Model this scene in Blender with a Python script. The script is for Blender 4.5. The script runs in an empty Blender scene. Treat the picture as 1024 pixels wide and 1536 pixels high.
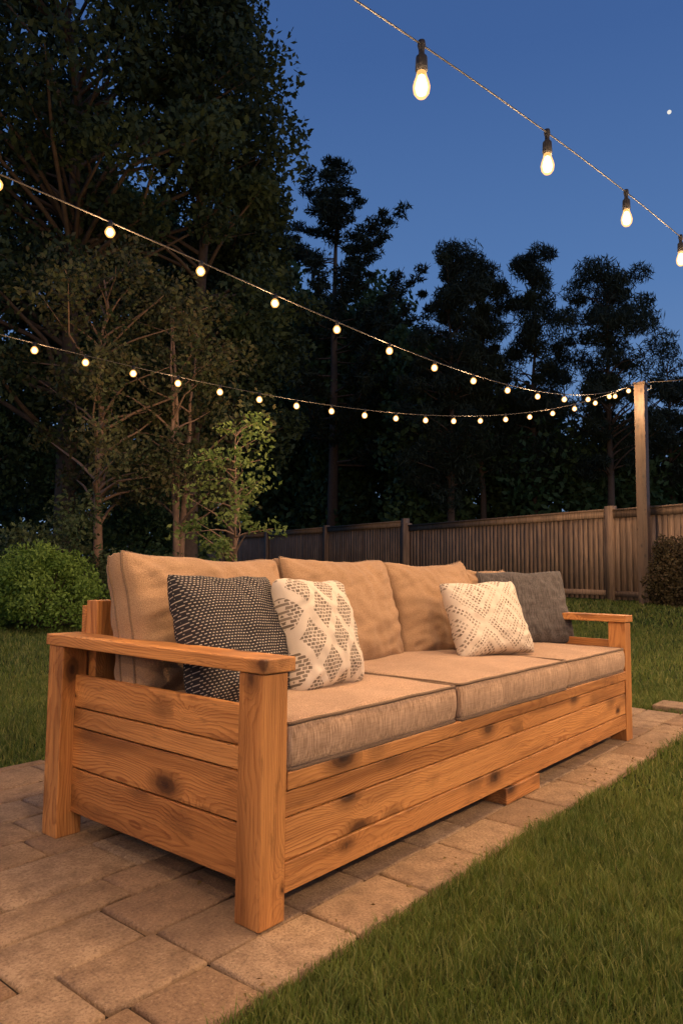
import bpy, bmesh, math, random
import numpy as np
from mathutils import Vector, Matrix, noise
random.seed(7); RNG=np.random.default_rng(7)
scene=bpy.context.scene
# ------------------------------------------------------------ camera
C=Vector((-1.298,-1.3191,.8869)); yaw,pitch,roll,fpx=.6903,.0808,.0105,1084.86
fw=Vector((math.cos(yaw)*math.cos(pitch),math.sin(yaw)*math.cos(pitch),math.sin(pitch)))
r0=Vector((math.sin(yaw),-math.cos(yaw),0)); u0=r0.cross(fw)
r1=r0*math.cos(roll)+u0*math.sin(roll); u1=r1.cross(fw)
cd=bpy.data.cameras.new("camera"); cam=bpy.data.objects.new("camera",cd); scene.collection.objects.link(cam)
M=Matrix.Identity(4)
for i in range(3):
    M[i][0]=r1[i]; M[i][1]=u1[i]; M[i][2]=-fw[i]; M[i][3]=C[i]
cam.matrix_world=M
cd.sensor_fit='VERTICAL'; cd.sensor_height=36; cd.lens=fpx/1536*36; cd.clip_end=2000; cd.clip_start=.05
scene.camera=cam
scene.view_settings.view_transform='Standard'; scene.view_settings.look='None'; scene.view_settings.exposure=0
fx,fy=math.cos(yaw),math.sin(yaw)
def at(lat,dep):   # survey coordinates: metres to the right of / along the garden sight line
    return (C.x+dep*fx+lat*fy, C.y+dep*fy-lat*fx)
def sm(a,b,x):
    t=min(1,max(0,(x-a)/(b-a))); return t*t*(3-2*t)
def gz(x,y): return .26*sm(6,14,math.hypot(x-1,y-1))
# ------------------------------------------------------------ helpers
def link(o,parent=None):
    scene.collection.objects.link(o)
    if parent: o.parent=parent
    return o
def empty(name,loc=(0,0,0)):
    e=bpy.data.objects.new(name,None); e.empty_display_size=.2; e.location=loc; link(e); return e
def mesh_np(name,verts,faces,mat,parent=None,smooth=False,tri=False):
    verts=np.asarray(verts,dtype=np.float32); faces=np.asarray(faces,dtype=np.int32)
    me=bpy.data.meshes.new(name); n=faces.shape[1]
    me.vertices.add(len(verts)); me.vertices.foreach_set("co",verts.ravel())
    me.loops.add(faces.size); me.loops.foreach_set("vertex_index",faces.ravel())
    me.polygons.add(len(faces)); me.polygons.foreach_set("loop_start",np.arange(0,faces.size,n,dtype=np.int32))
    if smooth: me.polygons.foreach_set("use_smooth",np.ones(len(faces),dtype=bool))
    me.update(calc_edges=True); me.validate()
    me.materials.append(mat)
    return link(bpy.data.objects.new(name,me),parent)
def mesh_py(name,verts,faces,mat,parent=None,smooth=False):
    me=bpy.data.meshes.new(name); me.from_pydata(verts,[],faces); me.update()
    if smooth: me.polygons.foreach_set("use_smooth",[True]*len(me.polygons))
    if mat: me.materials.append(mat)
    return link(bpy.data.objects.new(name,me),parent)
def box(name,x0,x1,y0,y1,z0,z1,mat,parent=None,bev=.004,axis=None):
    """box whose local X is the long (grain) axis"""
    c=Vector(((x0+x1)/2,(y0+y1)/2,(z0+z1)/2)); d=[x1-x0,y1-y0,z1-z0]
    a=axis if axis is not None else d.index(max(d))
    R={0:Matrix.Identity(3),1:Matrix(((0,-1,0),(1,0,0),(0,0,1))),2:Matrix(((0,0,-1),(0,1,0),(1,0,0)))}[a]
    Ri=R.transposed(); ld=Ri@Vector(d); ld=[abs(v) for v in ld]
    bm=bmesh.new(); bmesh.ops.create_cube(bm,size=1)
    for v in bm.verts: v.co=Vector((v.co.x*ld[0],v.co.y*ld[1],v.co.z*ld[2]))
    if bev: bmesh.ops.bevel(bm,geom=bm.edges[:],offset=bev,segments=3,affect='EDGES',profile=.6)
    me=bpy.data.meshes.new(name); bm.to_mesh(me); bm.free()
    me.materials.append(mat)
    o=bpy.data.objects.new(name,me); o.matrix_world=Matrix.Translation(c)@R.to_4x4()
    link(o); 
    if parent: o.parent=parent; o.matrix_parent_inverse=Matrix.Identity(4)
    return o
def tube_arrays(path,radii,seg=6,closed=False):
    P=[Vector(p) for p in path]; n=len(P); V=[];F=[]
    prev=None
    for i in range(n):
        if closed: t=P[(i+1)%n]-P[i-1]
        else: t=P[min(i+1,n-1)]-P[max(i-1,0)]
        if t.length<1e-9: t=Vector((0,0,1))
        t.normalize()
        if prev is None:
            a=t.orthogonal().normalized()
        else:
            a=(prev-t*prev.dot(t)); a=a.normalized() if a.length>1e-6 else t.orthogonal().normalized()
        prev=a; b=t.cross(a); rr=radii[i] if hasattr(radii,'__len__') else radii
        for k in range(seg):
            an=2*math.pi*k/seg; V.append(tuple(P[i]+(a*math.cos(an)+b*math.sin(an))*rr))
    m=n if closed else n-1
    for i in range(m):
        for k in range(seg):
            j=(i+1)%n
            F.append((i*seg+k,i*seg+(k+1)%seg,j*seg+(k+1)%seg,j*seg+k))
    return V,F
class Acc:
    def __init__(s): s.V=[];s.F=[]
    def add(s,V,F):
        o=len(s.V); s.V+=list(V); s.F+=[tuple(i+o for i in f) for f in F]
# ------------------------------------------------------------ node helper
class N:
    def __init__(s,name):
        s.mat=bpy.data.materials.new(name); s.mat.use_nodes=True; s.nt=s.mat.node_tree
        s.nt.nodes.clear(); s.out=s.nt.nodes.new('ShaderNodeOutputMaterial')
    def n(s,t,**k):
        nd=s.nt.nodes.new(t)
        for a,b in k.items(): setattr(nd,a,b)
        return nd
    def l(s,a,b): s.nt.links.new(a,b)
    def inp(s,sock,v):
        if isinstance(v,bpy.types.NodeSocket): s.l(v,sock)
        elif v is not None:
            if isinstance(v,tuple) and len(v)==3 and sock.type=='RGBA': v=(*v,1)
            sock.default_value=v
    def m(s,op,a,b=None,c=None,clamp=False):
        nd=s.n('ShaderNodeMath',operation=op,use_clamp=clamp)
        for i,v in enumerate((a,b,c)): 
            if v is not None: s.inp(nd.inputs[i],v)
        return nd.outputs[0]
    def vm(s,op,a,b=None):
        nd=s.n('ShaderNodeVectorMath',operation=op); s.inp(nd.inputs[0],a)
        if b is not None: s.inp(nd.inputs[1],b)
        return nd.outputs['Value'] if op in('LENGTH','DISTANCE','DOT_PRODUCT') else nd.outputs[0]
    def noise(s,vec,scale,detail=3,rough=.55,dist=0):
        nd=s.n('ShaderNodeTexNoise'); s.inp(nd.inputs['Vector'],vec); s.inp(nd.inputs['Scale'],scale)
        nd.inputs['Detail'].default_value=detail; nd.inputs['Roughness'].default_value=rough; nd.inputs['Distortion'].default_value=dist
        return nd.outputs['Fac']
    def ramp(s,fac,stops,interp='LINEAR'):
        nd=s.n('ShaderNodeValToRGB'); cr=nd.color_ramp; cr.interpolation=interp
        while len(cr.elements)<len(stops): cr.elements.new(.5)
        for e,(p,c) in zip(cr.elements,stops):
            e.position=p; e.color=(*c,1) if hasattr(c,'__len__') else (c,c,c,1)
        s.inp(nd.inputs[0],fac); return nd.outputs[0]
    def rng(s,v,a,b,c,d):
        nd=s.n('ShaderNodeMapRange'); s.inp(nd.inputs[0],v)
        for i,q in enumerate((a,b,c,d)): nd.inputs[i+1].default_value=q
        return nd.outputs[0]
    def mix(s,fac,a,b,mode='MIX'):
        nd=s.n('ShaderNodeMix',data_type='RGBA',blend_type=mode)
        s.inp(nd.inputs[0],fac); s.inp(nd.inputs[6],a); s.inp(nd.inputs[7],b); return nd.outputs[2]
    def sep(s,v):
        nd=s.n('ShaderNodeSeparateXYZ'); s.inp(nd.inputs[0],v); return nd.outputs
    def comb(s,x,y,z):
        nd=s.n('ShaderNodeCombineXYZ')
        for i,v in enumerate((x,y,z)): s.inp(nd.inputs[i],v)
        return nd.outputs[0]
    def coord(s,w='Object'): return s.n('ShaderNodeTexCoord').outputs[w]
    def pos(s): return s.n('ShaderNodeNewGeometry').outputs['Position']
    def island(s): return s.n('ShaderNodeNewGeometry').outputs['Random Per Island']
    def rnd(s): return s.n('ShaderNodeObjectInfo').outputs['Random']
    def bump(s,h,strength=.3,dist=.01):
        nd=s.n('ShaderNodeBump'); s.inp(nd.inputs['Height'],h); nd.inputs['Strength'].default_value=strength; nd.inputs['Distance'].default_value=dist
        return nd.outputs[0]
    def bsdf(s,col,rough=.7,normal=None,spec=.3,sheen=0,trans=0,metal=0):
        b=s.n('ShaderNodeBsdfPrincipled'); s.inp(b.inputs['Base Color'],col); s.inp(b.inputs['Roughness'],rough)
        b.inputs['Specular IOR Level'].default_value=spec; b.inputs['Metallic'].default_value=metal
        if sheen: b.inputs['Sheen Weight'].default_value=sheen
        if normal is not None: s.l(normal,b.inputs['Normal'])
        if trans:
            t=s.n('ShaderNodeBsdfTranslucent'); s.inp(t.inputs[0],col); mx=s.n('ShaderNodeMixShader'); mx.inputs[0].default_value=trans
            s.l(b.outputs[0],mx.inputs[1]); s.l(t.outputs[0],mx.inputs[2]); s.l(mx.outputs[0],s.out.inputs[0])
        else: s.l(b.outputs[0],s.out.inputs[0])
        return s.mat
# ------------------------------------------------------------ materials
def wood_mat(name,light,dark,knotc=(.03,.011,.005),weather=0):
    s=N(name); P=s.coord(); rn=s.rnd()
    off=s.comb(s.m('MULTIPLY',rn,37.),s.m('MULTIPLY',rn,91.),s.m('MULTIPLY',rn,53.))
    Q=s.vm('ADD',P,off)
    Qk=s.vm('MULTIPLY',Q,(4.8,8.4,8.4)); 
    v=s.n('ShaderNodeTexVoronoi'); s.inp(v.inputs['Vector'],s.vm('ADD',Qk,s.vm('MULTIPLY',s.comb(s.noise(Q,45,2),s.noise(Q,50,2),0),(.14,.14,0)))); v.inputs['Scale'].default_value=1
    kd=v.outputs['Distance']
    kr=s.m('MULTIPLY',s.m('ADD',s.m('POWER',s.sep(v.outputs['Color'])[0],1.3),.24),.21)
    kn=s.m('DIVIDE',kd,kr)
    flow=s.m('POWER',2.718,s.m('MULTIPLY',kd,-5.))
    xyz=s.sep(P)
    cy=s.m('ADD',xyz[1],s.m('MULTIPLY',s.m('SUBTRACT',rn,.5),.16)); cz=s.m('ADD',xyz[2],s.m('ADD',.035,s.m('MULTIPLY',rn,.07)))
    R=s.m('SQRT',s.m('ADD',s.m('MULTIPLY',cy,cy),s.m('MULTIPLY',cz,cz)))
    lowf=s.noise(s.vm('MULTIPLY',Q,(1.3,5,5)),1.0,2,.45)
    t=s.m('ADD',s.m('MULTIPLY',R,120.),s.m('ADD',s.m('MULTIPLY',lowf,20.),s.m('MULTIPLY',flow,12.)))
    ring=s.m('FRACT',t)
    ringv=s.ramp(ring,[(0,.0),(.5,.15),(.85,1.),(1,.0)])
    fib=s.noise(s.vm('MULTIPLY',Q,(6,210,210)),1.0,3,.6)
    streak=s.noise(s.vm('MULTIPLY',Q,(1.6,60,60)),1.0,4,.6)
    big=s.noise(s.vm('MULTIPLY',Q,(1.2,11,11)),1.0,3,.55)
    ringamt=s.rng(s.noise(s.vm('MULTIPLY',Q,(1.1,4,4)),1.,2,.5),.35,.65,.35,.95)
    g=s.m('ADD',s.m('MULTIPLY',ringv,ringamt),s.m('MULTIPLY',s.m('SUBTRACT',fib,.47),1.1))
    g=s.m('ADD',g,s.m('MULTIPLY',s.m('SUBTRACT',streak,.46),1.6),clamp=True)
    col=s.mix(g,light,dark)
    col=s.mix(s.rng(big,.46,.68,0,.7),col,tuple(c*.58 for c in dark))
    tint=s.ramp(rn,[(0,(.66,.57,.50)),(.35,(1,.95,.9)),(.6,(.82,.74,.67)),(1,(1.05,.98,.9))])
    col=s.mix(1.,col,tint,'MULTIPLY')
    col=s.mix(s.rng(kn,.95,2.1,.8,0),col,tuple(c*.45 for c in dark))
    col=s.mix(s.rng(kn,.80,1.05,1,0),col,tuple(c*.30 for c in dark))
    col=s.mix(s.rng(kn,.30,.62,1,0),col,knotc)
    sc=s.noise(s.vm('MULTIPLY',Q,(4,26,26)),2.0,5,.7)
    col=s.mix(s.rng(sc,.57,.70,0,.55),col,tuple(c*.42 for c in dark))
    if weather:
        w=s.noise(s.vm('MULTIPLY',Q,(1.5,25,25)),1.0,4,.6); col=s.mix(s.rng(w,.3,.7,0,weather),col,(.13,.11,.09))
    h=s.m('ADD',s.m('MULTIPLY',fib,1.),s.m('MULTIPLY',ringv,.3))
    return s.bsdf(col,s.ramp(fib,[(.3,.42),(.7,.65)]),s.bump(h,.55,.002),spec=.35)
WOOD=wood_mat("cedar_wood",(.66,.325,.105),(.34,.135,.038))
POLEW=wood_mat("pole_wood",(.17,.115,.075),(.095,.06,.04),weather=.5)
def fabric(name,c1,c2,streak=True,sc=260,blot=.3):
    s=N(name); P=s.coord()
    n1=s.noise(s.vm('MULTIPLY',P,(sc,sc,sc*.045 if streak else sc)),1.,2,.6)
    n2=s.noise(s.vm('MULTIPLY',P,(sc*.07,sc,sc)),1.,2,.6)
    n3=s.noise(P,5.,4,.6)
    w=s.m('ADD',s.m('MULTIPLY',n1,.78),s.m('MULTIPLY',n2,.22))
    col=s.mix(s.rng(w,.36,.64,0,1),c1,c2)
    col=s.mix(s.rng(n3,.35,.65,blot,0),col,tuple(c*.7 for c in c1))
    h=s.m('ADD',w,s.m('MULTIPLY',n3,1.6))
    return s.bsdf(col,.92,s.bump(h,.7,.005),spec=.1,sheen=.1)
SEAT=fabric("taupe_linen",(.27,.17,.10),(.62,.42,.275))
BACK=fabric("tan_canvas",(.26,.16,.09),(.40,.262,.155),False,300)
PIPE=fabric("piping_fabric",(.14,.09,.055),(.24,.16,.10),False,300)
DKP=fabric("charcoal_linen",(.05,.044,.042),(.125,.112,.105),True,200)
def plain(name,col,rough=.7,var=.25,sc=8,spec=.2):
    s=N(name); n=s.noise(s.coord(),sc,4,.6)
    c=s.mix(n,tuple(x*(1-var) for x in col),tuple(min(1,x*(1+var)) for x in col))
    return s.bsdf(c,rough,s.bump(n,.2,.01),spec=spec)
def brickmask(s,vec,scale,bw,rh,mort):
    b=s.n('ShaderNodeTexBrick'); s.inp(b.inputs['Vector'],vec); b.inputs['Scale'].default_value=scale
    b.inputs['Color1'].default_value=(1,1,1,1); b.inputs['Color2'].default_value=(.75,.75,.75,1); b.inputs['Mortar'].default_value=(0,0,0,1)
    b.inputs['Brick Width'].default_value=bw; b.inputs['Row Height'].default_value=rh; b.inputs['Mortar Size'].default_value=mort; b.inputs['Mortar Smooth'].default_value=.2
    return s.sep(b.outputs['Color'])[0]
def pat_dash():
    s=N("charcoal_dash_fabric"); uv=s.coord('UV'); nz=s.noise(uv,12,3)
    uvd=s.vm('ADD',uv,s.vm('MULTIPLY',s.comb(nz,nz,0),(.012,.012,0)))
    k=brickmask(s,uvd,1,.029,.020,.0078); fib=s.noise(uv,420,2)
    base=s.mix(fib,(.017,.016,.019),(.045,.042,.044)); col=s.mix(k,base,s.mix(fib,(.34,.29,.23),(.66,.59,.49)))
    return s.bsdf(col,.9,s.bump(s.m('ADD',k,s.m('MULTIPLY',fib,.4)),.6,.003),spec=.1)
def pat_diamond():
    s=N("diamond_fabric"); uv=s.coord('UV')
    uvd=s.vm('ADD',uv,s.vm('MULTIPLY',s.comb(s.noise(uv,9,3),s.noise(uv,11,3),0),(.03,.03,0)))
    xyz=s.sep(uvd); x,y=xyz[0],xyz[1]
    a=s.m('ADD',s.m('MULTIPLY',x,2.9),s.m('MULTIPLY',y,2.2)); b=s.m('SUBTRACT',s.m('MULTIPLY',x,2.9),s.m('MULTIPLY',y,2.2))
    fa=s.m('ABSOLUTE',s.m('SUBTRACT',s.m('FRACT',a),.5)); fb=s.m('ABSOLUTE',s.m('SUBTRACT',s.m('FRACT',b),.5))
    d=s.m('LESS_THAN',s.m('MAXIMUM',fa,fb),.37)
    k=brickmask(s,s.comb(s.m('MULTIPLY',x,1.),y,0),1,.040,.030,.0045)
    fib=s.noise(uv,400,2); k2=s.m('MULTIPLY',d,k)
    cream=s.mix(fib,(.46,.39,.31),(.68,.60,.50)); col=s.mix(k2,cream,s.mix(fib,(.10,.08,.06),(.21,.17,.13)))
    return s.bsdf(col,.92,s.bump(s.m('ADD',s.m('MULTIPLY',fib,.5),s.m('SUBTRACT',1.,k2)),.5,.003),spec=.1)
def pat_lattice():
    s=N("lattice_fabric"); uv=s.coord('UV')
    uvd=s.vm('ADD',uv,s.vm('MULTIPLY',s.comb(s.noise(uv,7,3),s.noise(uv,8.5,3),0),(.04,.04,0)))
    xyz=s.sep(uvd); x,y=xyz[0],xyz[1]
    a=s.m('ADD',s.m('MULTIPLY',x,1.5),s.m('MULTIPLY',y,1.25)); b=s.m('SUBTRACT',s.m('MULTIPLY',x,1.5),s.m('MULTIPLY',y,1.25))
    fa=s.m('ABSOLUTE',s.m('SUBTRACT',s.m('FRACT',a),.5)); fb=s.m('ABSOLUTE',s.m('SUBTRACT',s.m('FRACT',b),.5))
    mx=s.m('MAXIMUM',fa,fb)
    bands=s.m('GREATER_THAN',s.m('FRACT',s.m('MULTIPLY',mx,4.5)),.32)
    sa=s.m('GREATER_THAN',s.m('FRACT',s.m('MULTIPLY',a,13.)),.42); sb=s.m('GREATER_THAN',s.m('FRACT',s.m('MULTIPLY',b,13.)),.42)
    k=s.m('MULTIPLY',bands,s.m('MULTIPLY',sa,sb)); fade=s.ramp(s.noise(uv,5,4),[(.35,.35),(.6,1)])
    k=s.m('MULTIPLY',k,fade); fib=s.noise(uv,400,2)
    cream=s.mix(fib,(.50,.43,.34),(.70,.62,.51)); col=s.mix(k,cream,s.mix(fib,(.10,.07,.05),(.20,.15,.105)))
    return s.bsdf(col,.92,s.bump(s.m('ADD',s.m('MULTIPLY',fib,.5),s.m('SUBTRACT',1.,k)),.5,.003),spec=.1)
def paver_mat():
    s=N("tan_paver"); P=s.pos(); i=s.island()
    fine=s.noise(P,130,3,.7); med=s.noise(P,14,5,.65); big=s.noise(P,1.7,3)
    col=s.ramp(i,[(0,(.23,.145,.085)),(.35,(.33,.225,.135)),(.7,(.38,.27,.17)),(1,(.28,.175,.10))])
    col=s.mix(s.rng(med,.35,.6,.7,0),col,(.15,.092,.054)); col=s.mix(s.rng(fine,.35,.5,.6,0),col,(.09,.058,.036))
    col=s.mix(s.rng(fine,.58,.72,0,.5),col,(.52,.40,.27)); col=s.mix(s.rng(big,.35,.6,.3,0),col,(.13,.09,.058))
    return s.bsdf(col,.8,s.bump(s.m('ADD',fine,s.m('MULTIPLY',med,1.5)),.9,.005),spec=.3)
PAV=paver_mat()
def leaf_mat(name,c1,c2,c3,scale=.8,trans=.25):
    s=N(name); i=s.island(); nz=s.noise(s.pos(),scale,3)
    col=s.mix(s.rng(nz,.38,.62,0,1),c1,c2); col=s.mix(s.rng(i,.2,1,0,.75),col,c3)
    return s.bsdf(col,.65,spec=.25,trans=trans)
LEAF_T=leaf_mat("dark_leaves",(.014,.028,.012),(.045,.07,.028),(.03,.045,.018))
LEAF_B=leaf_mat("brown_green_leaves",(.03,.05,.018),(.09,.10,.038),(.08,.058,.026))
PINE=leaf_mat("pine_needles",(.012,.022,.014),(.026,.040,.022),(.018,.027,.017),.6,.1)
FOREST=leaf_mat("forest_leaves",(.02,.055,.02),(.07,.12,.045),(.04,.07,.028),.4,.15)
SAPL=leaf_mat("sapling_leaves",(.09,.16,.035),(.22,.28,.075),(.15,.18,.05),2,.3)
BUSH=leaf_mat("boxwood_leaves",(.08,.16,.022),(.20,.30,.055),(.14,.22,.04),3,.25)
SHRUB=leaf_mat("shrub_leaves",(.035,.065,.026),(.09,.12,.045),(.06,.07,.035),2,.2)
IVY=leaf_mat("creeper_leaves",(.05,.045,.02),(.10,.08,.035),(.08,.05,.025),2,.2)
DRY=leaf_mat("dry_leaves",(.16,.09,.035),(.24,.16,.06),(.12,.10,.03),6,.1)
BARK=plain("bark",(.085,.062,.047),.9,.5,9)
BARKL=plain("pale_bark",(.24,.155,.105),.9,.45,9)
# ------------------------------------------------------------ sofa
sofa=empty("outdoor_sofa")
L,D,T=2.785,1.04,.09
def B(*a,**k): return box(*a,parent=sofa,**k)
for nm,x,y in (("post_front_a",0,0),("post_rear_a",0,D-T),("post_front_b",L-T,0),("post_rear_b",L-T,D-T)):
    B(nm,x,x+T,y,y+T,0,.624,WOOD,bev=.005,axis=2)
for nm,x0,x1 in (("arm_a",-.008,.108),("arm_b",L-.108,L+.008)):
    B(nm,x0,x1,-.01,D+.008,.625,.662,WOOD,bev=.005,axis=1)
zs=[.075,.222,.355,.42,.53]
for j in range(4):
    g=.0025
    for nm,x0,x1 in (("side_board_a",.048,.07),("side_board_b",L-.07,L-.048)):
        B(nm,x0+.001*(j%2),x1,T-.001,D-T+.001,zs[j]+g,zs[j+1]-g,WOOD,bev=.004,axis=1)
zf=[.062,.142,.25,.318]
for j in range(3):
    B("front_board",T+.0015,L-T-.0015,.004+.001*j,.028,zf[j]+.002,zf[j+1]-.002,WOOD,bev=.004,axis=0)
B("front_rail",T+.0015,L-T-.0015,-.002,.05,.3205,.366,WOOD,bev=.005,axis=0)
B("seat_deck",T,L-T,.052,D-.10,.33,.352,WOOD,axis=0)
B("middle_foot",1.30,1.60,-.004,.10,0,.060,WOOD,bev=.004,axis=0)
B("middle_foot_rear",1.30,1.60,.90,1.0,0,.060,WOOD,bev=.004,axis=0)
for k in range(4):
    B("back_board",T+.01,L-T-.01,D-.055,D-.03,.10+.165*k,.26+.165*k,WOOD,bev=.003,axis=0)
for x in (.10,.95,1.80,L-.19):
    B("back_post",x,x+.09,D-.125,D-.058,.08,.775,WOOD,bev=.004,axis=2)
B("back_rail",.192,.948,D-.12,D-.062,.70,.772,WOOD,axis=0)
B("back_rail",1.042,1.798,D-.12,D-.062,.70,.772,WOOD,axis=0)
B("back_rail",1.892,L-.192,D-.12,D-.062,.70,.772,WOOD,axis=0)

def seat_cushion(name,x0,x1,y0,y1,z0,z1,seed):
    hx,hy,hz=(x1-x0)/2,(y1-y0)/2,(z1-z0)/2; rr=.02
    def lin(h,n):
        e=[-h,-h+rr*.25,-h+rr*.6,-h+rr]; return e+[float(q) for q in np.linspace(-h+rr*1.6,h-rr*1.6,n)]+[-v for v in e[::-1]]
    X,Y,Z=lin(hx,34),lin(hy,30),lin(hz,6)
    V=[];F=[]
    def grid(A,Bv,fn):
        o=len(V)
        for a in A:
            for b in Bv: V.append(fn(a,b))
        nb=len(Bv)
        for i in range(len(A)-1):
            for j in range(nb-1): F.append((o+i*nb+j,o+(i+1)*nb+j,o+(i+1)*nb+j+1,o+i*nb+j+1))
    for sg in (-1,1):
        grid(X,Y,lambda a,b:(a,b,sg*hz)); grid(X,Z,lambda a,b:(a,sg*hy,b)); grid(Y,Z,lambda a,b:(sg*hx,a,b))
    bm=bmesh.new(); vs=[bm.verts.new(v) for v in V]
    for q in F: bm.faces.new([vs[i] for i in q])
    bmesh.ops.remove_doubles(bm,verts=bm.verts[:],dist=1e-5); bmesh.ops.recalc_face_normals(bm,faces=bm.faces[:])
    for v in bm.verts:
        c=v.co.copy(); k=Vector((max(-hx+rr,min(hx-rr,c.x)),max(-hy+rr,min(hy-rr,c.y)),max(-hz+rr,min(hz-rr,c.z))))
        d=c-k
        if d.length>1e-7: c=k+d.normalized()*min(rr,max(abs(d.x),abs(d.y),abs(d.z)))
        ux,uy,uz=max(-1,min(1,c.x/hx)),max(-1,min(1,c.y/hy)),max(-1,min(1,c.z/hz))
        top=max(0,uz)
        nz=noise.noise(Vector((c.x*4+seed,c.y*4,c.z*4))); n2=noise.noise(Vector((c.x*11+seed,c.y*7,c.z*9)))
        c.z+=top*(.014*(1-ux*ux)*(1-uy*uy)**.6+.006*nz+.002*n2)
        c.y+= (-1 if uy<0 else 1)*.010*(1-uz*uz)*abs(uy)**8+(.004*nz+.002*n2)*abs(uy)**6
        c.x+= (-1 if ux<0 else 1)*.003*(1-uz*uz)*abs(ux)**8
        v.co=c
    me=bpy.data.meshes.new(name); bm.to_mesh(me); bm.free(); me.materials.append(SEAT)
    me.polygons.foreach_set("use_smooth",[True]*len(me.polygons))
    o=bpy.data.objects.new(name,me); o.location=((x0+x1)/2,(y0+y1)/2,(z0+z1)/2); link(o,sofa)
    A=Acc()
    for zz in (hz-.004,-hz+.004):
        pth=[]
        for cx,cy,a0 in ((hx-rr,hy-rr,0),(-hx+rr,hy-rr,90),(-hx+rr,-hy+rr,180),(hx-rr,-hy+rr,270)):
            for a in (0,30,60,90):
                an=math.radians(a0+a); pth.append((cx+math.cos(an)*rr*1.02,cy+math.sin(an)*rr*1.02,zz))
        dp=[]
        for i in range(len(pth)):
            a=Vector(pth[i]);b=Vector(pth[(i+1)%len(pth)]); n=max(1,int((b-a).length/.03))
            for k in range(n):
                p=a.lerp(b,k/n); p.z+=.002*noise.noise(p*9+Vector((seed,0,0))); dp.append(p)
        A.add(*tube_arrays(dp,.0052,6,True))
    mesh_py(name+"_piping",A.V,A.F,PIPE,o,True)
seat_cushion("seat_cushion",.096,.943,.004,.86,.366,.492,1)
seat_cushion("seat_cushion",.957,1.900,-.003,.86,.366,.496,5)
seat_cushion("seat_cushion",1.914,L-.096,.006,.86,.366,.489,9)

def pillow(name,w,h,t,mat,M,parent=None,rim=.0,seed=0,n=64,pinch=.07,pipe=None,wr=.006,sag=0.,rnd=.0):
    """soft pillow: local x width, z height, thickness along y; front is -y"""
    V=[];F=[];UV=[]
    us=[max(-1.,min(1.,float(math.sin(q*math.pi/2)*.35+q*.65))) for q in np.linspace(-1,1,n)]
    def P(u,v,side):
        u=max(-1.,min(1.,float(u))); v=max(-1.,min(1.,float(v)))
        x=w/2*u*(1-pinch*(1-abs(v)**1.6)*abs(u)**3); z=h/2*v*(1-pinch*(1-abs(u)**1.6)*abs(v)**3)
        cf=1-rnd*(abs(u)*abs(v))**6; x*=cf; z*=cf
        if v>0: z-=sag*(1-u*u)*v*v
        e=max(0,(1-abs(u)**2.6))*max(0,(1-abs(v)**2.6))
        th=t/2*e**.42
        rimt=rim/2*(min(1,(1-abs(u))*30)**.5 if rim else 0)*(min(1,(1-abs(v))*30)**.5 if rim else 0)
        q=Vector((u*2.2+seed,v*2.2,side*2.+seed)); nz=noise.noise(q)*.7+noise.noise(q*2.6)*.4
        fo=noise.noise(Vector((u*7+v*2+seed,v*1.6,seed)))*abs(v)**2+noise.noise(Vector((u*1.6,v*7-u*2+seed,seed+9)))*abs(u)**2
        ang=math.atan2(1-abs(v)+1e-6,1-abs(u)+1e-6); dc=math.hypot(1-abs(u),1-abs(v))
        wk=math.sin(ang*11+seed+(u>0)*2+(v>0)*4)*math.exp(-((dc-.35)/.25)**2)*.7
        y=side*(th+rimt+ e**.5*(wr*2.0*nz+wr*.7*wk+wr*2.2*fo))
        x+=.008*noise.noise(Vector((v*2,seed,u)))*abs(u); z+=.010*noise.noise(Vector((u*2,seed+5,v)))*abs(v)
        bot=max(0,-v); y*= 1+.14*bot
        return (x,y,z)
    for side in (-1,1):
        o=len(V)
        for i in range(n):
            for j in range(n):
                V.append(P(us[i],us[j],side)); UV.append(((us[i]+1)/2,(us[j]+1)/2))
        for i in range(n-1):
            for j in range(n-1):
                q=(o+i*n+j,o+(i+1)*n+j,o+(i+1)*n+j+1,o+i*n+j+1)
                F.append(q if side<0 else q[::-1])
    bm=bmesh.new(); uvl=bm.loops.layers.uv.new("UVMap"); vs=[bm.verts.new(v) for v in V]
    for q in F:
        fc=bm.faces.new([vs[i] for i in q]); fc.smooth=True
        for lp,i in zip(fc.loops,q): lp[uvl].uv=UV[i]
    bmesh.ops.remove_doubles(bm,verts=bm.verts[:],dist=1e-4)
    me=bpy.data.meshes.new(name); bm.to_mesh(me); bm.free(); me.materials.append(mat)
    o=bpy.data.objects.new(name,me); link(o); o.matrix_world=M
    if parent: o.parent=parent
    if pipe:
        pth=[]; m=44; g=np.linspace(-1,1,m)
        for u in g[:-1]: pth.append(P(u,-1,1))
        for v in g[:-1]: pth.append(P(1,v,1))
        for u in g[::-1][:-1]: pth.append(P(u,1,1))
        for v in g[::-1][:-1]: pth.append(P(-1,v,1))
        A=Acc()
        if rim:
            for sd in (-1,1): A.add(*tube_arrays([(p[0]*.985,sd*rim*.5,p[2]*.985) for p in pth],.005,6,True))
        else: A.add(*tube_arrays(pth,.004,6,True))
        mesh_py(name+"_piping",A.V,A.F,pipe,o,True)
    return o
def PM(x,y,z,yawd=0,lean=0,rolld=0):
    return Matrix.Translation((x,y,z))@Matrix.Rotation(math.radians(yawd),4,'Z')@Matrix.Rotation(math.radians(-lean),4,'X')@Matrix.Rotation(math.radians(rolld),4,'Y')
bc=[(.435,.76,3,1.5,.50,.69),(1.175,.745,2,0,.495,.697),(1.90,.72,-3,-1.5,.49,.692),(2.45,.55,-5,1,.465,.677)]
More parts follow.
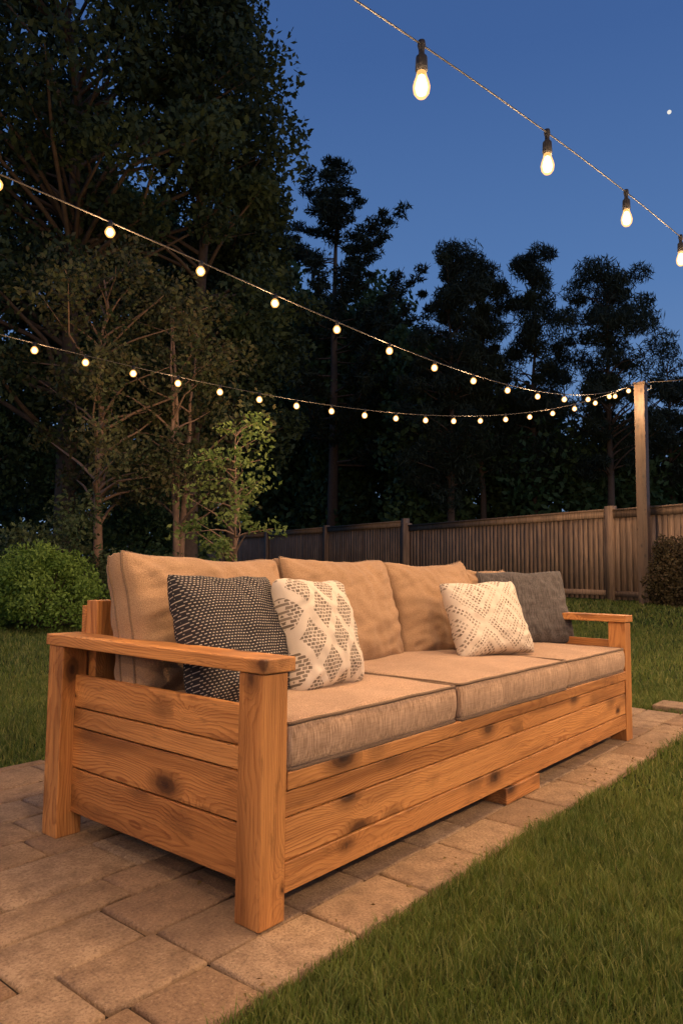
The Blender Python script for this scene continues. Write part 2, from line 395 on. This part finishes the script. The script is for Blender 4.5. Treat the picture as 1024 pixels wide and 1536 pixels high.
for k,(x,w,yw,rl,hh,zz) in enumerate(bc):
    pillow("back_cushion",w,hh,.20,BACK,PM(x,.735,zz,yw,14,rl),sofa,rim=.07,seed=k*7.3,pipe=PIPE,pinch=.05,wr=.013,sag=.014,rnd=.02)
pillow("throw_pillow",.45,.46,.19,pat_dash(),PM(.292,.435,.66,3,20,1),None,seed=2,pipe=None,pinch=.12,wr=.009,rnd=.05)
pillow("throw_pillow",.385,.41,.19,pat_diamond(),PM(.617,.365,.665,6,17,2),None,seed=12,pinch=.1,wr=.009,rnd=.09)
pillow("throw_pillow",.45,.39,.17,pat_lattice(),PM(1.85,.37,.665,-24,24,-2),None,seed=22,pinch=.11,wr=.008,rnd=.05)
pillow("throw_pillow",.60,.44,.15,DKP,PM(2.55,.50,.685,-28,15,-1),None,seed=32,pinch=.08,wr=.009,rnd=.03)
# ------------------------------------------------------------ patio
def pavers():
    V=[];F=[]
    X0,X1,Y0,Y1=-4.2,3.72,-.185,1.93
    rows=[]; y=Y0; pat=[.185,.21,.21,.16,.26]; i=0
    while y<Y1-.05: h=pat[i%5]; rows.append((y,min(h,Y1-y))); y+=h; i+=1
    for (y,h) in rows:
        x=X0-random.random()*.3
        while x<X1:
            w=random.choice([.21,.26,.32,.32,.4]); 
            if X1-(x+w)<.12: w=X1-x
            a0,a1,b0,b1=x+.0045,x+w-.0045,y+.0045,y+h-.0045; zt=random.uniform(-.0025,.0025); c=.008
            jt=lambda: random.uniform(-.0025,.0025)
            q=[(a0+jt(),b0+jt()),(a1+jt(),b0+jt()),(a1+jt(),b1+jt()),(a0+jt(),b1+jt())]
            s=len(V); cx,cy=(a0+a1)/2,(b0+b1)/2
            for z,ins in ((-.03,0),(zt-.006,0),(zt-.002,c*.4),(zt,c)):
                for (px,py) in q: V.append((px+(ins if px<cx else -ins),py+(ins if py<cy else -ins),z))
            for l in range(3):
                for k in range(4): F.append((s+l*4+k,s+l*4+(k+1)%4,s+l*4+4+(k+1)%4,s+l*4+4+k))
            F.append((s+12,s+13,s+14,s+15)); x+=w
    return V,F
patio=empty("patio")
V,F=pavers(); mesh_np("pavers",V,F,PAV,patio)
mesh_py("joint_sand",[(-4.6,-.18,-.014),(3.715,-.18,-.014),(3.715,1.925,-.014),(-4.6,1.925,-.014)],[(0,1,2,3)],plain("joint_sand",(.028,.02,.014),.95,.4,60),patio)
# ------------------------------------------------------------ ground
def ground_mat():
    s=N("lawn_soil"); P=s.pos(); a=s.noise(P,1.2,4); b=s.noise(P,40,3,.7)
    col=s.mix(s.rng(a,.35,.65,0,1),(.028,.045,.012),(.045,.065,.018)); col=s.mix(s.rng(b,.4,.6,.6,0),col,(.015,.02,.008))
    return s.bsdf(col,.95,s.bump(b,.8,.03),spec=.05)
n=140; ax=[float(math.copysign(abs(q)**2.6*320,q)) for q in np.linspace(-1,1,n)]
V=[(x+3,y+3,gz(x+3,y+3)-.028) for x in ax for y in ax]
F=[(i*n+j,(i+1)*n+j,(i+1)*n+j+1,i*n+j+1) for i in range(n-1) for j in range(n-1)]
mesh_np("ground",V,F,ground_mat(),smooth=True)
def grass():
    out=[]
    def inpatio(x,y,m=.0): return (x<3.72-m)&(y>-.185+m)&(y<1.93-m)&(x>-4.2)
    def batch(nn,d0,d1,hmin,hmax,wd):
        th=RNG.uniform(-.85,.85,nn)+yaw; d=np.sqrt(RNG.uniform(d0*d0,d1*d1,nn))
        x=C.x+d*np.cos(th); y=C.y+d*np.sin(th)
        k=~inpatio(x,y,.014); x,y=x[k],y[k]; m=len(x)
        zg=np.array([gz(a,b) for a,b in zip(x,y)])-.028 if d1>5 else np.full(m,-.028)
        clump=np.array([noise.noise(Vector((a*3.2,b*3.2,0)))+.9*noise.noise(Vector((a*17,b*17,3))) for a,b in zip(x,y)])*.42+1
        h=RNG.uniform(hmin,hmax,m)*clump; w=wd*RNG.uniform(.6,1.3,m)
        a=RNG.uniform(0,2*np.pi,m); la=RNG.uniform(0,2*np.pi,m); lean=h*RNG.uniform(.05,.9,m)
        dx,dy=np.cos(a)*w/2,np.sin(a)*w/2; lx,ly=np.cos(la)*lean,np.sin(la)*lean
        V=np.zeros((m,5,3)); 
        V[:,0]=np.stack([x-dx,y-dy,zg],1); V[:,1]=np.stack([x+dx,y+dy,zg],1)
        V[:,2]=np.stack([x+dx*.8+lx*.35,y+dy*.8+ly*.35,zg+h*.6],1); V[:,3]=np.stack([x-dx*.8+lx*.35,y-dy*.8+ly*.35,zg+h*.6],1)
        V[:,4]=np.stack([x+lx,y+ly,zg+h],1)
        out.append(V)
    batch(260000,.5,3.2,.022,.048,.0028)
    batch(180000,3.2,6.5,.026,.052,.0046)
    batch(120000,6.5,12,.032,.062,.009)
    batch(60000,12,20,.04,.08,.018)
    V=np.concatenate(out); m=len(V); base=(np.arange(m)*5)[:,None]
    F=np.concatenate([base+np.array([[0,1,2]]),base+np.array([[0,2,3]]),base+np.array([[3,2,4]])])
    s=N("grass_blades"); i=s.island(); nz=s.noise(s.pos(),1.6,5,.65); n2=s.noise(s.pos(),9.,4,.7)
    col=s.mix(s.rng(nz,.36,.62,0,1),(.05,.105,.014),(.14,.19,.034)); col=s.mix(s.rng(n2,.35,.55,.5,0),col,(.03,.055,.012))
    col=s.mix(s.ramp(i,[(.3,0),(.85,.45),(.97,.85)]),col,(.27,.26,.08))
    s.bsdf(col,.55,spec=.3,trans=.25)
    mesh_np("lawn_grass",V.reshape(-1,3),F,s.mat)
grass()
box("stepping_stone",3.80,4.05,-.02,.2,-.03,.02,PAV,bev=.012)
V=[];F=[]
for i in range(150):
    if i<60: x,y=random.uniform(-1.6,3.6),random.uniform(-.17,1.85)
    else: x,y=random.uniform(-1.2,3.7),-.18+abs(random.gauss(0,.05))
    s_=random.uniform(.006,.018) if i<60 else random.uniform(.004,.009); a=random.uniform(0,6.28); k=len(V); w=s_*.35
    for (u,v_,z) in ((-s_,0,.004),(0,w,.009),(s_,0,.005),(0,-w,.004)):
        V.append((x+u*math.cos(a)-v_*math.sin(a),y+u*math.sin(a)+v_*math.cos(a),z+random.uniform(0,.003)))
    F.append((k,k+3,k+2,k+1))
mesh_py("fallen_leaves",V,F,DRY)
# ------------------------------------------------------------ foliage
def leafmesh(name,cent,rad,cnt,ls,mat,parent,flat=1.,aspect=.55,up=0.):
    cent=np.asarray(cent,float); rad=np.broadcast_to(np.asarray(rad,float),(len(cent),)); 
    idx=np.repeat(np.arange(len(cent)),cnt); m=len(idx)
    g=RNG.normal(size=(m,3)); g/=np.linalg.norm(g,axis=1)[:,None]
    rr=RNG.uniform(.1,1.15,m)**.5*rad[idx]; p=cent[idx]+g*rr[:,None]*np.array([1,1,flat])
    a=RNG.normal(size=(m,3)); a[:,2]+=up; a/=np.linalg.norm(a,axis=1)[:,None]
    b=np.cross(a,RNG.normal(size=(m,3))); b/=np.linalg.norm(b,axis=1)[:,None]+1e-9
    if hasattr(ls,'__len__'): s=(np.asarray(ls)[idx]*RNG.uniform(.6,1.3,m))[:,None]
    else: s=ls*RNG.uniform(.6,1.3,m)[:,None]
    V=np.stack([p-a*s*.5,p+b*s*aspect*.5,p+a*s*.5,p-b*s*aspect*.5],1).reshape(-1,3)
    F=np.arange(m*4).reshape(-1,4)
    return mesh_np(name,V,F,mat,parent)
def tree(name,lat,dep,H,base,R,nc,cr,cnt,ls,mat,bark,tr,seed,shape='oak',flat=.75,multi=1,aspect=.55):
    rs=random.Random(seed); x,y=at(lat,dep); z=gz(x,y)-.05; e=empty(name,(x,y,z)); A=Acc(); cl=[]
    tops=[]
    for t in range(multi):
        a=rs.uniform(0,6.28); sp=.05*H*(multi>1)+.015*H
        pts=[Vector((0,0,0))]; k=10
        for i in range(1,k+1):
            f=i/k; pts.append(Vector((math.cos(a)*sp*f+rs.uniform(-.012,.012)*H*f,math.sin(a)*sp*f+rs.uniform(-.012,.012)*H*f,H*.93*f)))
        A.add(*tube_arrays(pts,[tr*(1.25 if i==0 else 1)*(1-.88*i/k) for i in range(k+1)],8)); tops.append(pts)
    for i in range(nc):
        pts=tops[i%multi]
        f=rs.random()**.85; h=base+(H-base)*f
        if shape=='oak': rad=R*(max(0,math.sin(math.pi*min(1,.12+f*.86)))**.55)
        elif shape=='pine': rad=R*(1.0-.62*f**1.8)*(.55+.45*min(1,f*4))
        else: rad=R*(1-f)**.8
        rad*=rs.uniform(.2,1.22) if shape=='pine' else rs.uniform(.35,1.08); a=rs.uniform(0,6.28)
        c=Vector((math.cos(a)*rad,math.sin(a)*rad,h+rs.uniform(-.3,.3))); cl.append(c)
        hb=max(base*.6,h-rad*rs.uniform(.3,.7)); q=min(.97,hb/(H*.93))*10; i0=int(q); fr=q-i0
        s=pts[i0].lerp(pts[min(10,i0+1)],fr); c2=c+Vector((s.x*.3,s.y*.3,0)); mid=s.lerp(c2,.5)+Vector((rs.uniform(-.15,.15)*rad,rs.uniform(-.15,.15)*rad,rs.uniform(-.02,.12)*rad))
        r0_=tr*.32*(1-.75*hb/H)+.01
        A.add(*tube_arrays([s,s.lerp(mid,.5)+Vector((0,0,.03*rad)),mid,mid.lerp(c2,.6),c2],[r0_,r0_*.8,r0_*.6,r0_*.4,.006],5))
    mesh_py("trunk",A.V,A.F,bark,e,True)
    rads=[cr*rs.uniform(.5,1.25) for _ in cl]
    leafmesh("foliage",[tuple(c) for c in cl],rads,cnt,ls,mat,e,flat,aspect,.9 if shape=='pine' else 0)
    return e
def conifer(name,lat,dep,H,base,R,mat,bark,tr,seed,nw=17,ls=.26,upc=.25,dens=46,gap=.15,cs=1.):
    rs=random.Random(seed); x,y=at(lat,dep); z=gz(x,y)-.05; e=empty(name,(x,y,z)); A=Acc(); cl=[];rd=[]
    pts=[Vector((rs.uniform(-.05,.05)*(i>0),rs.uniform(-.05,.05)*(i>0),H*i/10)) for i in range(11)]
    A.add(*tube_arrays(pts,[tr*(1-.9*i/10) for i in range(11)],8))
    for w in range(nw):
        f=w/(nw-1); h=base+(H-.3-base)*f**.92
        for b in range(rs.choice([5,6,7])):
            if rs.random()<gap: continue
            Lb=R*((1-f)**.6*.95+.07)*rs.uniform(.5,1.2); a=rs.uniform(0,6.28); hh=h+rs.uniform(-.3,.3); pth=[]
            for k in range(6):
                t=k/5; pth.append(Vector((math.cos(a)*Lb*t,math.sin(a)*Lb*t,hh-.10*Lb*t+upc*Lb*t*t*1.3)))
            A.add(*tube_arrays(pth,[.06*(1-.8*k/5)*(1.2-f) for k in range(6)],4))
            nk=max(2,int(Lb/(.34*cs)))
            for k in range(nk):
                t=.25+.75*(k+rs.random()*.5)/nk; p=Vector((math.cos(a)*Lb*t,math.sin(a)*Lb*t,hh-.10*Lb*t+upc*Lb*t*t*1.3))
                p+=Vector((rs.uniform(-.3,.3),rs.uniform(-.3,.3),rs.uniform(-.05,.15)))*(.5+t*.6); cl.append(tuple(p)); rd.append(cs*rs.uniform(.26,.46)*(1.15-.45*t))
    cl.append((0,0,H)); rd.append(.25)
    mesh_py("trunk",A.V,A.F,bark,e,True)
    leafmesh("needles",cl,rd,dens,ls,mat,e,.5,.2)
    return e
tree("deciduous_tree",-5.9,15.5,17.5,3.6,4.0,125,.9,420,.16,LEAF_T,BARK,.26,11)
tree("deciduous_tree",-3.5,16.5,15.2,3.4,2.15,85,.75,400,.16,LEAF_T,BARK,.22,23)
tree("deciduous_tree",-9.2,17,16,2.5,3.6,80,1.0,380,.18,LEAF_T,BARK,.24,37)
tree("deciduous_tree",-3.0,20,11.6,3.6,1.9,62,.75,360,.17,LEAF_T,BARK,.2,41)
tree("understory_tree",-4.3,12.8,6.6,1.9,2.1,42,.6,230,.10,LEAF_B,BARKL,.10,51,multi=1)
tree("understory_tree",-2.95,13.2,6.0,1.9,1.7,36,.55,230,.10,LEAF_B,BARKL,.075,57,multi=3)
tree("sapling_tree",-1.62,11.2,3.3,.95,.85,36,.24,50,.085,SAPL,BARKL,.035,63)
conifer("pine_tree",-.43,37,22.3,6,6.6,PINE,BARK,.33,77,nw=16,ls=.40,upc=.40,dens=60,gap=.2,cs=1.3)
tree("scots_pine_tree",4.6,30,14.2,3.6,2.2,110,.62,300,.34,PINE,BARK,.2,81,'pine',.8,aspect=.13)
tree("scots_pine_tree",6.1,31,14.0,5,1.6,64,.55,280,.34,PINE,BARK,.18,83,'pine',.8,aspect=.13)
tree("scots_pine_tree",8.1,30,14.4,4.2,1.5,84,.55,280,.34,PINE,BARK,.17,87,'pine',.8,aspect=.13)
tree("scots_pine_tree",10.4,28,12.9,4.8,2.3,92,.58,290,.32,PINE,BARK,.19,93,'pine',.7,aspect=.13)
tree("scots_pine_tree",13.6,29.5,10.0,4.5,1.6,44,.58,240,.32,PINE,BARK,.17,99,'pine',.7,aspect=.13)
def mass(name,mat,spec,cnt,ls,seed):
    rs=random.Random(seed); cl=[];rd=[];lss=[]
    for (p0,p1,d0,d1,y0,y1,nn) in spec:
        for _ in range(nn):
            t=rs.random(); dep=rs.uniform(d0,d1); lat=(p0+(p1-p0)*t-512)/1085*dep; x,y=at(lat,dep); k=dep/25
            top=.6+(856-(y0+(y1-y0)*t))/1085*dep; top*=1+.22*noise.noise(Vector((lat*.45/k,seed,0)))+.10*noise.noise(Vector((lat*1.7/k,seed,3)))
            cl.append((x,y,.2+top*rs.random()**.8)); rd.append(k*rs.uniform(.65,1.35)); lss.append(ls*k)
    return leafmesh(name,cl,rd,cnt,lss,mat,None,.8)
mass("tree_line",FOREST,[(-550,110,22,27,240,230,190),(110,285,22,27,230,300,95),(-550,290,26,29,640,640,110),(240,480,43,48,320,440,170),(280,560,44,48,660,660,60),(450,640,38,44,440,485,150),(600,800,31,37,490,600,130),(780,1150,29,33,655,640,140),(1150,1500,29,33,640,560,70)],290,.27,5)
mass("understory_foliage",FOREST,[(-300,250,15.5,19,480,500,110)],320,.18,9)
def bush(name,lat,dep,w,h,mat,nc,cnt,ls,seed,cr=.22,shell=False):
    rs=random.Random(seed); x,y=at(lat,dep); z=gz(x,y); e=empty(name,(x,y,z)); cl=[]; A=Acc()
    for i in range(nc):
        a=rs.uniform(0,6.28); el=math.asin(rs.uniform(0,1)); rr=(rs.uniform(.75,1) if shell else rs.uniform(.3,1))
        bmp=1+.30*noise.noise(Vector((math.cos(a)*2,math.sin(a)*2,el*2+seed)))
        c=(math.cos(a)*math.cos(el*.9)*w/2*rr*bmp,math.sin(a)*math.cos(el*.9)*w/2*rr*bmp,.08+h*math.sin(el)*rr*.9*bmp); cl.append(c)
        A.add(*tube_arrays([(0,0,0),(c[0]*.4,c[1]*.4,c[2]*.5),c],[.02,.012,.004],4))
    mesh_py("stems",A.V,A.F,BARK,e,True); leafmesh("leaves",cl,cr,cnt,ls,mat,e,1)
bush("boxwood_bush",-4.15,10.2,1.5,1.2,BUSH,130,150,.055,3,.19,True)
bush("shrub",-4.9,12.3,2.0,2.1,SHRUB,70,160,.09,13,.3)
bush("shrub",-3.05,12.4,1.3,1.25,SHRUB,60,150,.06,17,.22)
bush("shrub",-3.7,12.0,1.0,1.0,SHRUB,50,150,.06,19,.2)
bush("shrub",-5.6,9.9,1.4,.9,SHRUB,50,150,.06,21,.2)
bush("shrub",6.75,14.6,1.1,1.5,IVY,70,150,.07,29,.2)
bush("shrub",7.6,14.4,1.2,1.7,IVY,60,150,.07,31,.22)
# ------------------------------------------------------------ fence
def fence_mat():
    s=N("weathered_fence_wood"); P=s.pos(); i=s.island(); 
    g=s.noise(s.vm('MULTIPLY',P,(40,40,2.0)),1.,4,.65); b=s.noise(P,1.3,3)
    col=s.ramp(i,[(0,(.25,.165,.11)),(.3,(.50,.34,.22)),(.6,(.34,.24,.165)),(1,(.44,.30,.20))]); col=s.mix(s.rng(g,.38,.62,.75,0),col,(.12,.08,.055)); col=s.mix(s.rng(b,.4,.6,.45,0),col,(.16,.125,.095))
    return s.bsdf(col,.85,s.bump(g,.4,.01),spec=.15)
FEN=fence_mat()
def fence(name,A0,B0,h,npan):
    ax_,ay=A0; bx,by=B0; Lf=math.hypot(bx-ax_,by-ay); d=((bx-ax_)/Lf,(by-ay)/Lf); nrm=(-d[1],d[0])
    mid=((ax_+bx)/2,(ay+by)/2)
    if (C.x-mid[0])*nrm[0]+(C.y-mid[1])*nrm[1]<0: nrm=(-nrm[0],-nrm[1])
    V=[];F=[]
    def bx_(s0,s1,n0,n1,z0,z1):
        o=len(V)
        for z in (z0,z1):
            for (s_,n_) in ((s0,n0),(s1,n0),(s1,n1),(s0,n1)): V.append((ax_+d[0]*s_+nrm[0]*n_,ay+d[1]*s_+nrm[1]*n_,z))
        F.extend([(o,o+3,o+2,o+1),(o+4,o+5,o+6,o+7),(o,o+1,o+5,o+4),(o+1,o+2,o+6,o+5),(o+2,o+3,o+7,o+6),(o+3,o,o+4,o+7)])
    s_=0
    while s_<Lf:
        w=random.uniform(.13,.17); x=ax_+d[0]*s_;y=ay+d[1]*s_; g=gz(x,y)
        bx_(s_,min(Lf,s_+w-.012),-.012+random.uniform(-.005,.005),.012+random.uniform(-.005,.005),g+.03,g+h-.10+random.uniform(-.008,.008)); s_+=w
    pl=Lf/npan
    for k in range(npan):
        g=gz(ax_+d[0]*pl*k,ay+d[1]*pl*k)
        bx_(pl*k+.09,pl*(k+1)-.09,.02,.055,g+h-.21,g+h-.06); bx_(pl*k+.09,pl*(k+1)-.09,.02,.05,g+.12,g+.24)
        bx_(pl*k+.09,pl*(k+1)-.09,-.05,.08,g+h-.055,g+h-.01)
    for k in range(npan+1):
        g=gz(ax_+d[0]*pl*k,ay+d[1]*pl*k); bx_(pl*k-.1,pl*k+.1,-.085,.105,g-.1,g+h+.05)
    mesh_np(name,V,F,FEN)
def lp(px,dep): return ((px-512)/1085*dep,dep)
P917=at(*lp(917,16.8)); P612=at(*lp(612,23.6)); P280=at(*lp(280,40))
v=(P612[0]-P917[0],P612[1]-P917[1]); Pright=(P917[0]-v[0],P917[1]-v[1])
fence("wooden_fence",Pright,P612,2.14,2)
fence("wooden_fence",(P612[0]+.01,P612[1]+.1),P280,2.3,4)
fence("wooden_fence",(P280[0]-.1,P280[1]+.1),at(-22,36),2.4,5)
# ------------------------------------------------------------ pole
pole=empty("string_light_pole",(14.76,3.545,0))
b=box("shaft",-.11,.11,-.11,.11,.15,4.98,POLEW,bev=.012,axis=2); b.parent=pole
b=box("cap",-.13,.13,-.13,.13,4.982,5.03,POLEW,bev=.01); b.parent=pole
A=Acc(); A.add(*tube_arrays([(0,-.13,4.85),(0,-.22,4.87),(0,-.22,4.95)],.012,6)); mesh_py("hook",A.V,A.F,plain("steel",(.2,.2,.2),.4,.1),pole,True)
# ------------------------------------------------------------ string lights
BLACK=plain("black_rubber",(.018,.018,.02),.5,.2)
WIREG=plain("grey_cable",(.10,.085,.07),.5,.2)
def emis(name,col,st):
    s=N(name); e=s.n('ShaderNodeEmission'); e.inputs[0].default_value=(*col,1); e.inputs[1].default_value=st; s.l(e.outputs[0],s.out.inputs[0]); return s.mat
CORE=emis("filament_glow",(1,.72,.36),9)
def glassm():
    s=N("lit_bulb_glass"); e=s.n('ShaderNodeEmission'); e.inputs[0].default_value=(1,.46,.13,1); e.inputs[1].default_value=2.8
    t=s.n('ShaderNodeBsdfTransparent'); m=s.n('ShaderNodeMixShader'); m.inputs[0].default_value=.42; s.l(t.outputs[0],m.inputs[1]); s.l(e.outputs[0],m.inputs[2]); s.l(m.outputs[0],s.out.inputs[0]); return s.mat
GLASS=glassm()
def lathe(prof,c,seg=12):
    V=[];F=[]
    for (r,z) in prof:
        for k in range(seg): a=2*math.pi*k/seg; V.append((c[0]+r*math.cos(a),c[1]+r*math.sin(a),c[2]+z))
    for i in range(len(prof)-1):
        for k in range(seg): F.append((i*seg+k,i*seg+(k+1)%seg,(i+1)*seg+(k+1)%seg,(i+1)*seg+k))
    return V,F
def string(name,wire,bulbs,rw,big,power,wm,seg=12,every=1):
    e=empty(name); A=Acc(); A.add(*tube_arrays(wire,rw,6)); mesh_py("wire",A.V,A.F,wm,e,True)
    S=Acc();G=Acc();K=Acc()
    for bi,(x,y,z) in enumerate(bulbs):
        if big:
            S.add(*lathe([(.001,.012),(.012,.012),(.014,-.004),(.010,-.02),(.010,-.035),(.019,-.045),(.021,-.09),(.018,-.098),(.001,-.098)],(x,y,z)))
            G.add(*lathe([(.015,-.096),(.018,-.112),(.025,-.132),(.029,-.150),(.026,-.170),(.016,-.184),(.001,-.19)],(x,y,z),16))
            K.add(*lathe([(.001,-.104),(.011,-.112),(.018,-.135),(.021,-.152),(.016,-.172),(.001,-.181)],(x,y,z))); zb=-.15
        else:
            S.add(*lathe([(.001,.016),(.018,.014),(.022,-.03),(.018,-.05),(.001,-.05)],(x,y,z),8))
            G.add(*lathe([(.018,-.046),(.034,-.062),(.046,-.088),(.044,-.11),(.028,-.134),(.001,-.143)],(x,y,z),10))
            K.add(*lathe([(.001,-.060),(.018,-.066),(.030,-.088),(.029,-.108),(.016,-.124),(.001,-.129)],(x,y,z),8)); zb=-.1
        if power and bi%every==0:
            ld=bpy.data.lights.new("bulb_light",'POINT'); ld.energy=power; ld.color=(1,.62,.32); ld.shadow_soft_size=.06
            lo=bpy.data.objects.new("bulb_light",ld); lo.location=(x,y,z+zb-.10); link(lo,e)
    mesh_py("sockets",S.V,S.F,BLACK,e,True); mesh_py("bulbs",G.V,G.F,GLASS,e,True); mesh_py("filaments",K.V,K.F,CORE,e,True)
def s1(t): return (.62+.937*t,-.06-.03*t,2.64+.156*t-.012*t*t)
w1=[s1(t*.25) for t in range(-24,41)]; b1=[s1(t) for t in range(-4,7)]
string("added_fill_strand",w1,b1,.0035,True,54,BLACK)
def strand(q,n,extra,N0=0):
    az,a,b,s0,ds,k=q
    fn=lambda s:(14.7644+s*math.cos(az),3.545+s*math.sin(az),5.0693+a*s+b*s*s+k*s**3)
    bl=[fn(s0+i*ds) for i in range(n+extra)]; wr=[fn(float(s)) for s in np.linspace(0.05,s0+(n+extra)*ds,120)]
    return wr,bl
w2,b2=strand([3.08037,-0.3936,0.03873,0.67671,0.99158,-0.00113],13,1)
string("added_fill_strand",w2,b2,.007,False,60,WIREG,every=2)
w3,b3=strand([2.81327,-0.45064,0.03963,0.85777,0.63242,-0.00095],19,3)
string("added_fill_strand",w3,b3,.005,False,50,WIREG,every=3)
wr=[(14.76+1.5*t,3.4-6*t,5.02+.5*t-1.2*t*(1-t)*.6) for t in [i/29 for i in range(30)]]
string("added_fill_strand",wr,[wr[6],wr[12],wr[18],wr[24]],.009,False,0,WIREG)
wr=[(-.5+ .3*t, -3.3+.02*t, 3.0-.9*(t/25)*(1-t/25)*1.2) for t in range(0,30)]  # unseen extra strand behind the camera, added to brighten the sofa front and lawn
string("added_fill_strand",wr,[wr[i] for i in range(2,29,3)],.005,True,112,BLACK)
bpy.ops.mesh.primitive_uv_sphere_add(radius=1.1,segments=24,ring_count=12); mo=bpy.context.object; mo.name="moon"
dv=(fw+r1*((1003-512)/1085)+u1*((768-168)/1085)).normalized(); mo.location=C+dv*500; mo.data.materials.append(emis("moonlight",(1,.95,.85),.9))
# ------------------------------------------------------------ world + dusk sun
w=bpy.data.worlds.new("World"); scene.world=w; w.use_nodes=True; nt=w.node_tree; nt.nodes.clear()
out=nt.nodes.new('ShaderNodeOutputWorld'); bg=nt.nodes.new('ShaderNodeBackground'); tc=nt.nodes.new('ShaderNodeTexCoord'); sp=nt.nodes.new('ShaderNodeSeparateXYZ'); rp=nt.nodes.new('ShaderNodeValToRGB')
cr=rp.color_ramp
st=[(0,(.19,.28,.43)),(.18,(.125,.225,.42)),(.36,(.078,.168,.375)),(.6,(.044,.105,.28)),(1,(.025,.06,.18))]
while len(cr.elements)<len(st): cr.elements.new(.5)
for e,(p,c) in zip(cr.elements,st): e.position=p; e.color=(*c,1)
nt.links.new(tc.outputs['Generated'],sp.inputs[0]); nt.links.new(sp.outputs[2],rp.inputs[0]); nt.links.new(rp.outputs[0],bg.inputs[0]); nt.links.new(bg.outputs[0],out.inputs[0]); bg.inputs[1].default_value=1.15
sd=bpy.data.lights.new("dusk_sun",'SUN'); sd.energy=.4; sd.angle=math.radians(25); sd.color=(1,.72,.5)
so=bpy.data.objects.new("dusk_sun",sd); link(so)
dirv=Vector((.25,.85,-.5)).normalized(); so.rotation_euler=dirv.to_track_quat('-Z','Y').to_euler()
